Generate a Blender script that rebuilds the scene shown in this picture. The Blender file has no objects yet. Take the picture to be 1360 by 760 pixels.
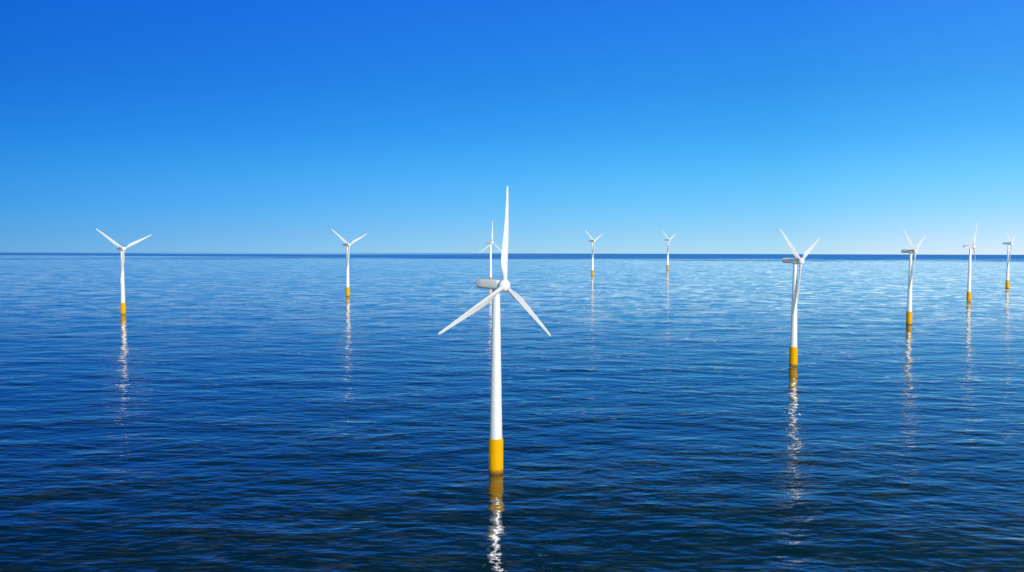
import bpy, math, random
import numpy as np
from mathutils import Vector, Matrix

scene = bpy.context.scene
COL = scene.collection
R = math.radians

# ------------------------------------------------------------------ camera
CAM_H = 79.09                 # metres above the sea
FOCAL_PX = 1337.3             # for a 1360 px wide frame
PITCH, ROLL = 0.06022, 0.0027
cd = bpy.data.cameras.new('camera')
cam = bpy.data.objects.new('camera', cd)
COL.objects.link(cam)
scene.camera = cam
cd.sensor_width = 36.0
cd.lens = 36.0 * FOCAL_PX / 1360.0
cd.clip_start, cd.clip_end = 1.0, 60000.0
cam.matrix_world = (Matrix.Translation((0, 0, CAM_H))
                    @ Matrix.Rotation(math.pi / 2 - PITCH, 4, 'X')
                    @ Matrix.Rotation(ROLL, 4, 'Z'))

# ------------------------------------------------------------------ light
SUN_AZ, SUN_EL = 147.0, 18.0   # clockwise from the viewing direction (+Y)
world = bpy.data.worlds.new('World')
scene.world = world
world.use_nodes = True
nt = world.node_tree
N, L = nt.nodes, nt.links
bg = N['Background']
bg.inputs[1].default_value = 0.1
sky = N.new('ShaderNodeTexSky')
sky.sky_type = 'NISHITA'
sky.sun_disc = False
sky.sun_elevation = R(SUN_EL)
sky.sun_rotation = R(SUN_AZ)
sky.air_density, sky.dust_density, sky.ozone_density = 1.0, 0.3, 2.0
tc = N.new('ShaderNodeTexCoord')
sep = N.new('ShaderNodeSeparateXYZ')
L.new(tc.outputs['Generated'], sep.inputs[0])


def wmath(op, a, b=None, clamp=False):
    n = N.new('ShaderNodeMath'); n.operation = op; n.use_clamp = clamp
    for i, v in enumerate((a, b)):
        if v is None: continue
        if isinstance(v, (int, float)): n.inputs[i].default_value = v
        else: L.new(v, n.inputs[i])
    return n.outputs[0]


zz = wmath('MAXIMUM', wmath('ADD', sep.outputs[2], 0.042), 0.008)
comb = N.new('ShaderNodeCombineXYZ')
L.new(sep.outputs[0], comb.inputs[0]); L.new(sep.outputs[1], comb.inputs[1]); L.new(zz, comb.inputs[2])
L.new(comb.outputs[0], sky.inputs[0])


def ramp(fac, stops, interp='LINEAR'):
    n = N.new('ShaderNodeValToRGB'); n.color_ramp.interpolation = interp
    el = n.color_ramp.elements
    while len(el) < len(stops): el.new(0.5)
    for e, (p, c) in zip(el, stops):
        e.position = p; e.color = (*c, 1)
    L.new(fac, n.inputs[0])
    return n.outputs[0]


# clear polarised-looking blue of this sky: a grade over the sky model by elevation ...
s_ = lambda deg: math.sin(R(deg))
elev = ramp(zz, [(s_(0.5), (.54, .97, 2.02)), (s_(1), (.43, .86, 1.82)), (s_(2), (.33, .75, 1.60)), (s_(3.5), (.225, .69, 1.44)),
                 (s_(5.4), (.152, .665, 1.32)), (s_(7.5), (.100, .59, 1.29)), (s_(10.3), (.075, .54, 1.26)),
                 (s_(14.8), (.066, .51, 1.46)), (s_(18.5), (.035, .24, .44)), (s_(27), (.035, .17, .26)),
                 (s_(45), (.07, .28, .48)), (s_(70), (.6, .9, 1.5))])
# ... and by bearing: deeper to the left, paler to the right
azf = wmath('ADD', sep.outputs[0], 0.5, clamp=True)
azim = ramp(azf, [(0.05, (.38, .57, .73)), (0.25, (.62, .74, .85)), (0.5, (1, 1, 1)), (0.75, (1.55, 1.32, 1.18)), (0.95, (2.9, 1.78, 1.46))])


def vmul(a, b):
    n = N.new('ShaderNodeVectorMath'); n.operation = 'MULTIPLY'
    L.new(a, n.inputs[0]); L.new(b, n.inputs[1]); return n.outputs[0]


# the grade belongs to the half of the sky away from the sun; the half behind the camera is brightened as added fill
fwd = N.new('ShaderNodeMapRange'); fwd.interpolation_type = 'SMOOTHSTEP'
fwd.inputs['From Min'].default_value, fwd.inputs['From Max'].default_value = 0.0, 0.7
L.new(sep.outputs[1], fwd.inputs[0])
mixg = N.new('ShaderNodeMix'); mixg.data_type = 'RGBA'
L.new(fwd.outputs[0], mixg.inputs['Factor'])
mixg.inputs['A'].default_value = (1.9, 1.9, 1.8, 1)
L.new(vmul(elev, azim), mixg.inputs['B'])
L.new(vmul(sky.outputs[0], mixg.outputs['Result']), bg.inputs[0])

sd = bpy.data.lights.new('sun', 'SUN')
sd.energy, sd.angle, sd.color = 3.7, R(0.53), (1.0, 0.985, 0.96)
sun = bpy.data.objects.new('sun', sd)
COL.objects.link(sun)
sv = Vector((math.sin(R(SUN_AZ)) * math.cos(R(SUN_EL)), math.cos(R(SUN_AZ)) * math.cos(R(SUN_EL)), math.sin(R(SUN_EL))))
sun.rotation_euler = sv.to_track_quat('Z', 'Y').to_euler()
sun.location = (0, 0, 300)

vs = scene.view_settings
vs.view_transform, vs.look, vs.exposure, vs.gamma = 'Standard', 'None', 0.0, 1.0
vs.use_curve_mapping = False
scene.render.engine = 'CYCLES'
scene.cycles.max_bounces = 6
scene.cycles.sample_clamp_indirect = 0

# ------------------------------------------------------------------ materials
INV_R = 4.9e-6                # curvature of the sea sheet (1 / radius), bending away from the viewer


def new_mat(name):
    m = bpy.data.materials.new(name); m.use_nodes = True
    return m, m.node_tree.nodes, m.node_tree.links, m.node_tree.nodes['Principled BSDF']


def paint(name, col, rough, streak=0.06, low_stain=None, spec=0.5, coat=0.0):
    """Painted steel or gelcoat: faint vertical weather streaks and blotches."""
    m, n, l, b = new_mat(name)
    t = n.new('ShaderNodeTexCoord')
    mp = n.new('ShaderNodeMapping'); mp.inputs['Scale'].default_value = (1.6, 1.6, 0.09)
    l.new(t.outputs['Object'], mp.inputs[0])
    no = n.new('ShaderNodeTexNoise'); no.inputs['Scale'].default_value = 1.0; no.inputs['Detail'].default_value = 5
    l.new(mp.outputs[0], no.inputs['Vector'])
    no2 = n.new('ShaderNodeTexNoise'); no2.inputs['Scale'].default_value = 0.35; no2.inputs['Detail'].default_value = 4
    l.new(t.outputs['Object'], no2.inputs['Vector'])
    ad = n.new('ShaderNodeMath'); ad.operation = 'MULTIPLY'
    l.new(no.outputs[0], ad.inputs[0]); l.new(no2.outputs[0], ad.inputs[1])
    mr = n.new('ShaderNodeMapRange'); mr.inputs['From Min'].default_value = 0.15; mr.inputs['From Max'].default_value = 0.36
    mr.inputs['To Min'].default_value = 1 - streak * 1.6; mr.inputs['To Max'].default_value = 1.0
    l.new(ad.outputs[0], mr.inputs[0])
    mx = n.new('ShaderNodeMix'); mx.data_type = 'RGBA'; mx.blend_type = 'MULTIPLY'
    mx.inputs['Factor'].default_value = 1
    mx.inputs['A'].default_value = (*col, 1)
    l.new(mr.outputs[0], mx.inputs['B'])
    out = mx.outputs['Result']
    if low_stain:
        sp = n.new('ShaderNodeSeparateXYZ'); l.new(t.outputs['Object'], sp.inputs[0])
        w = n.new('ShaderNodeMath'); w.operation = 'MULTIPLY_ADD'; w.inputs[1].default_value = 1.6; w.inputs[2].default_value = -0.4
        l.new(no.outputs[0], w.inputs[0])
        s = n.new('ShaderNodeMath'); s.operation = 'SUBTRACT'; l.new(sp.outputs[2], s.inputs[0]); l.new(w.outputs[0], s.inputs[1])
        r = n.new('ShaderNodeMapRange'); r.inputs['From Min'].default_value = 0.1; r.inputs['From Max'].default_value = 1.1
        l.new(s.outputs[0], r.inputs[0])
        m2 = n.new('ShaderNodeMix'); m2.data_type = 'RGBA'
        l.new(r.outputs[0], m2.inputs['Factor']); m2.inputs['A'].default_value = (*low_stain, 1); l.new(out, m2.inputs['B'])
        out = m2.outputs['Result']
    l.new(out, b.inputs['Base Color'])
    b.inputs['Roughness'].default_value = rough
    b.inputs['Coat Weight'].default_value = coat
    b.inputs['Coat Roughness'].default_value = 0.32
    b.inputs['Coat IOR'].default_value = 3.0
    b.inputs['Specular IOR Level'].default_value = spec
    return m


M_WHITE = paint('white_tower_paint', (0.82, 0.81, 0.795), 0.4, 0.05, spec=0.5, coat=1.0)
M_BLADE = paint('white_blade_gelcoat', (0.60, 0.595, 0.585), 0.5, 0.05)
M_SHELL = paint('white_nacelle_gelcoat', (0.82, 0.81, 0.80), 0.5, 0.06)
M_YELLOW = paint('yellow_marine_paint', (0.72, 0.345, 0.0005), 0.55, 0.07, spec=0.05, low_stain=(0.22, 0.11, 0.012))
M_DARK = paint('dark_bearing_steel', (0.10, 0.10, 0.11), 0.5, 0.1)
M_GREY = paint('grey_collar_paint', (0.42, 0.42, 0.43), 0.5, 0.06)


def water_material():
    m, n, l, b = new_mat('sea_water')
    geo = n.new('ShaderNodeNewGeometry')

    def mapped(scale, rot=0.0):
        mp = n.new('ShaderNodeMapping'); mp.inputs['Scale'].default_value = (scale[0], scale[1], 0.0)
        mp.inputs['Rotation'].default_value = (0, 0, rot)
        l.new(geo.outputs['Position'], mp.inputs[0]); return mp.outputs[0]

    def noise(vec, scale, detail, rough=0.5, dist=0.0):
        t = n.new('ShaderNodeTexNoise'); t.inputs['Scale'].default_value = scale
        t.inputs['Detail'].default_value = detail; t.inputs['Roughness'].default_value = rough
        t.inputs['Distortion'].default_value = dist
        l.new(vec, t.inputs['Vector']); return t.outputs[0]

    def math_(op, a, b_=None, c=None, clamp=False):
        q = n.new('ShaderNodeMath'); q.operation = op; q.use_clamp = clamp
        for i, v in enumerate((a, b_, c)):
            if v is None: continue
            if isinstance(v, (int, float)): q.inputs[i].default_value = v
            else: l.new(v, q.inputs[i])
        return q.outputs[0]

    def rng(v, a, b_, c=0.0, d=1.0, smooth=True):
        q = n.new('ShaderNodeMapRange'); q.interpolation_type = 'SMOOTHSTEP' if smooth else 'LINEAR'
        for k, x in zip(('From Min', 'From Max', 'To Min', 'To Max'), (a, b_, c, d)): q.inputs[k].default_value = x
        l.new(v, q.inputs[0]); return q.outputs[0]

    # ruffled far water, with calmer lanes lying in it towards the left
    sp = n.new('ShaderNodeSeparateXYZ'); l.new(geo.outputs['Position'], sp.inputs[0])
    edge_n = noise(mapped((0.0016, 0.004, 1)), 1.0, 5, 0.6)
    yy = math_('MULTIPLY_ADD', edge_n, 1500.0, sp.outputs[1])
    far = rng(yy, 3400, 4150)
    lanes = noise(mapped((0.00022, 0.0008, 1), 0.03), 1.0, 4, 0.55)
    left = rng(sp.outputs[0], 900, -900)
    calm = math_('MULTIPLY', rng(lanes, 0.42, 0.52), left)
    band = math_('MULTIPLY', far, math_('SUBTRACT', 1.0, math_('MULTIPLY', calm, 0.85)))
    # gust patches over all the sea
    gust = noise(mapped((0.010, 0.022, 1), 0.1), 1.0, 5, 0.6)
    rip1 = noise(mapped((0.40, 1.25, 1), 0.08), 1.0, 6, 0.6, 0.4)
    rip2 = noise(mapped((0.12, 0.30, 1), -0.07), 1.0, 4, 0.55, 0.3)
    rip3 = noise(mapped((0.030, 0.045, 1), 0.06), 1.0, 4, 0.6, 0.3)
    h = math_('ADD', math_('ADD', math_('MULTIPLY', rip1, 0.05), math_('MULTIPLY', rip2, 0.27)), math_('MULTIPLY', rip3, 5.0))
    bp = n.new('ShaderNodeBump'); bp.inputs['Distance'].default_value = 1.0
    slick = math_('SUBTRACT', 1.0, math_('MULTIPLY', math_('MULTIPLY', calm, far), 0.92))
    l.new(math_('MULTIPLY', math_('MULTIPLY', h, rng(gust, 0.25, 0.75, 0.6, 1.45)), slick), bp.inputs['Height'])
    bp.inputs['Strength'].default_value = 0.2
    l.new(bp.outputs[0], b.inputs['Normal'])
    mx = n.new('ShaderNodeMix'); mx.data_type = 'RGBA'
    # sky reflections and glitter painted into the sea colour: short pale dashes, denser in gust areas and towards the right
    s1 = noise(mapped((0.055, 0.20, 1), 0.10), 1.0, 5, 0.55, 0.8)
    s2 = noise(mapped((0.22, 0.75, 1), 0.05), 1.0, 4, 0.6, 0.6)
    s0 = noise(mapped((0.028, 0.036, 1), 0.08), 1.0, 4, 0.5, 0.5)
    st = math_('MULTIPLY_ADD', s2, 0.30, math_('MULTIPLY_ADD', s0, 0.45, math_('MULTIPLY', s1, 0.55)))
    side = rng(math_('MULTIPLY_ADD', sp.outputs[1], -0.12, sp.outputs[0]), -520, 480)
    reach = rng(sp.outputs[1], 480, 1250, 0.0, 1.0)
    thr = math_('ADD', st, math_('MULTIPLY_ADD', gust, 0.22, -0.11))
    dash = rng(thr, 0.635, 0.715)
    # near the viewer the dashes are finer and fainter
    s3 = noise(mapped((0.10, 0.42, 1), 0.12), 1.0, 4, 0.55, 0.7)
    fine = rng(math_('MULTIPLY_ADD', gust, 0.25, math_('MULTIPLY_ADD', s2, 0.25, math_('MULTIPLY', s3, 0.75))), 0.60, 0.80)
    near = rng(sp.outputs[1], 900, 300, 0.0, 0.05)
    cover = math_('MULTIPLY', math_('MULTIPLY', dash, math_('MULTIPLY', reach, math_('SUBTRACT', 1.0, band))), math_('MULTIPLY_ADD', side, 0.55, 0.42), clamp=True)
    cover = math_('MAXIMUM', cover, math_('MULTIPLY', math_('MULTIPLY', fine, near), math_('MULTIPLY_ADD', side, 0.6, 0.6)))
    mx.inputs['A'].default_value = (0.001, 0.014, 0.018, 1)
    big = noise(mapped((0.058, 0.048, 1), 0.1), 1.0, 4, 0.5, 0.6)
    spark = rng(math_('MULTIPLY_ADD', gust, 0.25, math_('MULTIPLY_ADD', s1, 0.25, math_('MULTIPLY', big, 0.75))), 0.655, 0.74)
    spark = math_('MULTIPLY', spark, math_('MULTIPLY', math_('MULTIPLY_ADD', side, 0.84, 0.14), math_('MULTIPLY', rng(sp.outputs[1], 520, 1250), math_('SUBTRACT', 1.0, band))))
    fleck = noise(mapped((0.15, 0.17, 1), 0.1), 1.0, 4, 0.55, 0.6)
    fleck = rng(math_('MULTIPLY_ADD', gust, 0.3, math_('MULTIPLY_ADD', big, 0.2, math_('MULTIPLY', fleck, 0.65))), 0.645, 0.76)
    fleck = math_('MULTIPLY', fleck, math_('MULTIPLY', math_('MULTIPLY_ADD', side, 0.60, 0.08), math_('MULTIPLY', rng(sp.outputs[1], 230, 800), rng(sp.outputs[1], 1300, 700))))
    spark = math_('MAXIMUM', spark, fleck)  # white sun glints painted as pale patches, stronger to the right
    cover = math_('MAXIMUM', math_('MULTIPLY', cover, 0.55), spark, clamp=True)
    painted_glint = n.new('ShaderNodeBsdfDiffuse')
    # fixed normal leaning sunward, so the painted glints come out brighter
    sun_tilt = n.new('ShaderNodeCombineXYZ')
    for k_, v_ in enumerate((0.148, -0.493, 0.857)): sun_tilt.inputs[k_].default_value = v_
    l.new(sun_tilt.outputs[0], painted_glint.inputs['Normal'])
    painted_glint.inputs['Color'].default_value = (0.72, 0.92, 0.94, 1)
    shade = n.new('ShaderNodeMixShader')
    l.new(cover, shade.inputs[0]); l.new(b.outputs[0], shade.inputs[1]); l.new(painted_glint.outputs[0], shade.inputs[2])
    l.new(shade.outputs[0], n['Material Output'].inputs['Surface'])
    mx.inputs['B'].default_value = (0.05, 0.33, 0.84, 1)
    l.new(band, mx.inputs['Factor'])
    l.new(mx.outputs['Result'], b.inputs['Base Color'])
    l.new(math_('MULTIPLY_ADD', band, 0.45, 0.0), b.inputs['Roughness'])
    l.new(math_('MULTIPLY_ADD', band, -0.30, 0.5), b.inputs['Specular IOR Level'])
    b.inputs['IOR'].default_value = 1.75
    return m


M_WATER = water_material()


# ------------------------------------------------------------------ the sea
def build_water():
    rs = [25.0, 60.0, 90.0, 110.0, 120.0]
    while rs[-1] < 11000:
        r = rs[-1]
        rs.append(r + 0.36 * max(1.0, r / 225.0) ** 1.6)
    r = np.array(rs)
    dr = np.gradient(r)
    fine = np.arange(-38, 38.001, 0.085)
    coarse = np.arange(40, 320.1, 4.0)
    az = np.radians(np.concatenate([fine, coarse]))
    RR, AA = np.meshgrid(r, az, indexing='ij')
    X = (RR * np.sin(AA)); Y = (RR * np.cos(AA))
    Z = np.zeros_like(X)
    rg = np.random.default_rng(7)
    nw = 90
    lam = 2.6 * (62 / 2.6) ** rg.random(nw)              # 2.6 .. 62 m
    ang = R(184) + np.clip(rg.normal(0, R(32), nw), -R(70), R(70))
    ph = rg.random(nw) * 2 * np.pi
    slope = 0.0037 * (lam / 10.0) ** np.where(lam < 10, -0.10, -0.40)
    nf = len(fine)
    for q in range(nw):
        w = np.clip((lam[q] / dr - 2.2) / 2.0, 0, 1)
        idx = np.nonzero(w > 0)[0]
        if not len(idx): continue
        k = 2 * np.pi / lam[q]
        i0, i1 = idx[0], idx[-1] + 1
        p = (X[i0:i1, :nf] * math.sin(ang[q]) + Y[i0:i1, :nf] * math.cos(ang[q])) * k + ph[q]
        s = np.sin(p)
        Z[i0:i1, :nf] += (slope[q] / k) * w[i0:i1, None] * (s + 0.18 * np.cos(2 * p))
    # settle the waves towards the rim of the finely divided sector
    fade = np.clip((38 - np.abs(np.degrees(az[:nf]))) / 3.0, 0, 1)
    Z[:, :nf] *= fade[None, :]
    Z -= Y ** 2 * INV_R / 2
    nr, na = X.shape
    co = np.stack([X, Y, Z], -1).reshape(-1, 3).astype(np.float32)
    i = np.arange(nr - 1)[:, None]; j = np.arange(na)[None, :]; j2 = (j + 1) % na
    quads = np.stack(np.broadcast_arrays(i * na + j, (i + 1) * na + j, (i + 1) * na + j2, i * na + j2), -1).reshape(-1, 4)
    quads = quads[:, ::-1]
    centre = len(co)
    co = np.vstack([co, [[0, 0, 0]]]).astype(np.float32)
    tris = [(centre, int((q + 1) % na), int(q)) for q in range(na)]
    me = bpy.data.meshes.new('water')
    nq, n3 = len(quads), len(tris)
    me.vertices.add(len(co)); me.vertices.foreach_set('co', co.ravel())
    loops = np.concatenate([quads.ravel(), np.array(tris).ravel()]).astype(np.int32)
    me.loops.add(len(loops)); me.loops.foreach_set('vertex_index', loops)
    me.polygons.add(nq + n3)
    st = np.concatenate([np.arange(nq) * 4, nq * 4 + np.arange(n3) * 3]).astype(np.int32)
    me.polygons.foreach_set('loop_start', st)
    me.polygons.foreach_set('use_smooth', np.ones(nq + n3, dtype=bool))
    me.update(calc_edges=True)
    if me.polygons[0].normal.z < 0: me.flip_normals()
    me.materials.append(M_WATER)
    o = bpy.data.objects.new('water', me)
    COL.objects.link(o)
    o['kind'] = 'structure'
    o['label'] = 'rippled deep blue open sea reaching the horizon'
    return o


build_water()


# ------------------------------------------------------------------ turbine parts
def mesh_obj(name, verts, faces, mat, parent=None, smooth=True, sharp_deg=None):
    me = bpy.data.meshes.new(name)
    me.from_pydata(verts, [], faces)
    me.validate(); me.update()
    if smooth:
        me.polygons.foreach_set('use_smooth', [True] * len(me.polygons))
        if sharp_deg: me.set_sharp_from_angle(angle=R(sharp_deg))
    me.materials.append(mat)
    o = bpy.data.objects.new(name, me)
    COL.objects.link(o)
    if parent: o.parent = parent
    return o


def lathe(profile, seg=64, cap=True):
    """profile: (radius, z) from the bottom up, turned about Z."""
    v, f = [], []
    for (rr, z) in profile:
        for k in range(seg):
            a = 2 * math.pi * k / seg
            v.append((rr * math.cos(a), rr * math.sin(a), z))
    for i in range(len(profile) - 1):
        for k in range(seg):
            k2 = (k + 1) % seg
            f.append((i * seg + k, i * seg + k2, (i + 1) * seg + k2, (i + 1) * seg + k))
    if cap:
        f.append(tuple(range(seg))[::-1])
        f.append(tuple((len(profile) - 1) * seg + k for k in range(seg)))
    return v, f


def loft(rings):
    n = len(rings[0]); v = [p for ring in rings for p in ring]; f = []
    for i in range(len(rings) - 1):
        for k in range(n):
            k2 = (k + 1) % n
            f.append((i * n + k, i * n + k2, (i + 1) * n + k2, (i + 1) * n + k))
    f.append(tuple(range(n))[::-1]); f.append(tuple((len(rings) - 1) * n + k for k in range(n)))
    return v, f


HUB_Z, OVERHANG, BLADE_L, YELLOW_H = 60.0, 3.43, 31.4, 11.0


def rounded_section(hw, top, bot, bev_t, bev_b, y, n=5):
    """nacelle cross-section in XZ: flat sides, rounded top edges, wide chamfered underside."""
    pts = []
    def arc(cx, cz, rx, rz, a0, a1):
        for i in range(n + 1):
            a = R(a0 + (a1 - a0) * i / n)
            pts.append((cx + rx * math.cos(a), y, cz + rz * math.sin(a)))
    arc(hw - bev_t, top - bev_t, bev_t, bev_t, 0, 90)
    arc(-hw + bev_t, top - bev_t, bev_t, bev_t, 90, 180)
    arc(-hw + bev_b, bot + bev_b, bev_b, bev_b, 180, 270)
    arc(hw - bev_b, bot + bev_b, bev_b, bev_b, 270, 360)
    return pts


def blade_mesh():
    """Blade along +Z from the hub centre; leading edge towards +X, upwind is -Y."""
    stations = [1.1, 1.6, 2.2, 3.0, 4.0, 5.2, 6.4, 7.6, 9.0, 11, 13.5, 16, 19, 22, 25, 27.5, 29.5, 30.7, 31.2, 31.4]
    keys_r = [1.1, 2.2, 3.4, 5.0, 6.6, 8.2, 11, 15, 20, 25, 29.5, 30.9, 31.4]
    keys_c = [1.58, 1.58, 1.72, 2.05, 2.38, 2.56, 2.52, 2.20, 1.72, 1.26, 0.88, 0.72, 0.32]
    keys_t = [1.0, 0.98, 0.80, 0.52, 0.36, 0.29, 0.24, 0.21, 0.19, 0.18, 0.18, 0.18, 0.18]
    keys_p = [0.50, 0.49, 0.43, 0.34, 0.28, 0.26, 0.28, 0.34, 0.37, 0.40, 0.43, 0.50, 0.60]
    keys_w = [22, 22, 21, 19, 17, 15, 12, 9, 6, 4, 3, 3, 3]
    rings = []
    M = 40
    for r_ in stations:
        c, t, p, w = (np.interp(r_, keys_r, kk) for kk in (keys_c, keys_t, keys_p, keys_w))
        bend = 1.3 * (r_ / BLADE_L) ** 2           # tip blown downwind
        blend = np.clip((t - 0.40) / 0.55, 0, 1)
        ring = []
        for k in range(M):
            a = 2 * math.pi * k / M
            x = 0.5 - 0.5 * math.cos(a)            # 0 leading edge .. 1 trailing edge
            yt = 5 * t * (0.2969 * math.sqrt(x) - 0.126 * x - 0.3516 * x * x + 0.2843 * x ** 3 - 0.1036 * x ** 4)
            camber = 0.035 * (1 - (2 * x - 1) ** 2) * (1 - blend)
            s = 1 if a <= math.pi else -1
            ya = s * yt + camber
            yc = t * 0.5 * math.sin(a)
            yy = ya * (1 - blend) + yc * blend
            cx, cy = (p - x) * c, yy * c
            wr = R(w)
            X_ = cx * math.cos(wr) + cy * math.sin(wr)
            Y_ = -cx * math.sin(wr) + cy * math.cos(wr)
            ring.append((X_, Y_ + bend, r_))
        rings.append(ring)
    v, f = loft(rings)
    return v, f


def make_turbine():
    root = bpy.data.objects.new('wind_turbine', None)
    root.empty_display_size = 4
    COL.objects.link(root)
    # yellow foundation, going down below the surface
    prof = [(2.32, -6), (2.32, YELLOW_H - 0.16), (2.28, YELLOW_H - 0.05), (2.2, YELLOW_H)]
    mesh_obj('foundation', *lathe(prof), M_YELLOW, root, sharp_deg=50)
    # white tower: three flanged cans, slightly tapered
    rb, rt = 2.02, 1.17
    zt = HUB_Z - 1.75
    prof = []
    cuts = [YELLOW_H + 0.003, 27.0, 43.0, zt]
    rad = lambda z: rb + (rt - rb) * (z - YELLOW_H) / (zt - YELLOW_H)
    for i in range(3):
        a, b = cuts[i], cuts[i + 1]
        if i: prof += [(rad(a) + 0.035, a - 0.08), (rad(a) + 0.035, a + 0.08), (rad(a), a + 0.10)]
        else: prof += [(rad(a), a)]
        prof += [(rad(a + (b - a) * q), a + (b - a) * q) for q in (0.25, 0.5, 0.75)]
        prof += [(rad(b), b - (0.10 if i < 2 else 0))]
    mesh_obj('tower', *lathe(prof), M_WHITE, root, sharp_deg=40)
    mesh_obj('yaw_collar', *lathe([(1.16, zt + 0.003), (1.30, zt + 0.10), (1.30, zt + 0.40), (1.22, zt + 0.5)], 48), M_GREY, root, sharp_deg=40)
    # nacelle (front towards -Y)
    secs = []
    for (y, hw, top, bot) in [(7.5, 1.02, 1.36, -0.78), (7.4, 1.22, 1.56, -1.02), (7.0, 1.34, 1.68, -1.16), (5.0, 1.45, 1.72, -1.26),
                              (2.0, 1.5, 1.72, -1.36), (-1.2, 1.5, 1.68, -1.42), (-1.75, 1.46, 1.60, -1.40), (-1.95, 1.32, 1.45, -1.25)]:
        secs.append([(x, yy, z + HUB_Z) for (x, yy, z) in rounded_section(hw, top, bot, hw * 0.34, hw * 0.62, y)])
    v, f = loft(secs)
    f = [q[::-1] for q in f]
    nac = mesh_obj('nacelle', v, f, M_SHELL, root, sharp_deg=35)

    def turned_y(profile, seg=48):                 # profile (radius, distance upwind)
        v, f = lathe(profile, seg)
        return [(x, -z, y + HUB_Z) for (x, y, z) in v], f
    mesh_obj('bearing_ring', *turned_y([(1.20, 1.80), (1.30, 1.97), (1.30, 2.22), (1.2, 2.4)]), M_DARK, root, sharp_deg=40)
    # hub: a blunt spinner with three root sockets
    prof = [(1.6, 2.26), (1.78, 2.42), (1.90, 2.8), (1.93, 3.3)]
    for k in range(1, 13):
        a = R(90 * k / 12)
        prof.append((max(1.93 * math.cos(a), 0.02), 3.3 + 1.9 * math.sin(a)))
    hub = mesh_obj('hub', *turned_y(prof, 56), M_SHELL, root, sharp_deg=40)
    bv, bf = blade_mesh()
    b0 = mesh_obj('blade', bv, bf, M_BLADE, root, sharp_deg=55)
    b0.location = (0, -OVERHANG, HUB_Z)
    for k in (1, 2):
        b = b0.copy(); COL.objects.link(b); b.parent = root
    return root


def set_rotor(root, phase):
    for k, b in enumerate([c for c in root.children if c.name.split('.')[0] == 'blade']):
        b.rotation_euler = (0, phase + k * 2 * math.pi / 3, 0)


def dup(root):
    c = root.copy(); COL.objects.link(c)
    for ch in root.children:
        d = ch.copy(); COL.objects.link(d); d.parent = c
    return c


YAW = R(50.23)
TURBINES = [
    # x, y, size, rotor phase (deg), label
    (-5.0, 319.8, 1.006, 5.3, 'largest white turbine nearest the viewer, one blade straight up, yellow base in dark foreground water'),
    (-350.0, 903.6, 0.984, 65.9, 'white turbine farthest to the left, blades in a wide Y, bright glitter below it'),
    (-188.7, 1155.1, 0.991, 65.8, 'smaller white turbine between the leftmost one and the big central one'),
    (-30.4, 1429.6, 0.991, 2.5, 'tiny distant white turbine half hidden behind the nacelle of the big central one'),
    (136.8, 1709.9, 0.999, 65.6, 'small distant turbine just right of the big central one, thin reflection below its base'),
    (309.1, 1998.8, 1.010, 65.9, 'farthest and smallest white turbine with yellow base, standing nearest the horizon'),
    (161.2, 572.9, 1.001, 65.5, 'tall white turbine right of centre, second largest, blades in a V above its long nacelle'),
    (327.0, 825.7, 1.003, 65.3, 'white turbine with V of raised blades, next to the right of the second largest turbine'),
    (498.5, 1095.9, 1.003, 30.0, 'white turbine on the right seen almost edge on, one blade lying along its nacelle'),
    (670.6, 1360.8, 1.014, 64.6, 'small white turbine with yellow base at the far right edge of the view'),
]
proto = make_turbine()
for i, (x, y, s, phi, label) in enumerate(TURBINES):
    t = proto if i == 0 else dup(proto)
    t.location = (x, y, -(y * y) * INV_R / 2)
    t.rotation_euler = (0, 0, YAW)
    t.scale = (s, s, s)
    t['label'], t['category'], t['group'] = label, 'wind turbine', 'offshore wind turbines'
    set_rotor(t, R(phi))
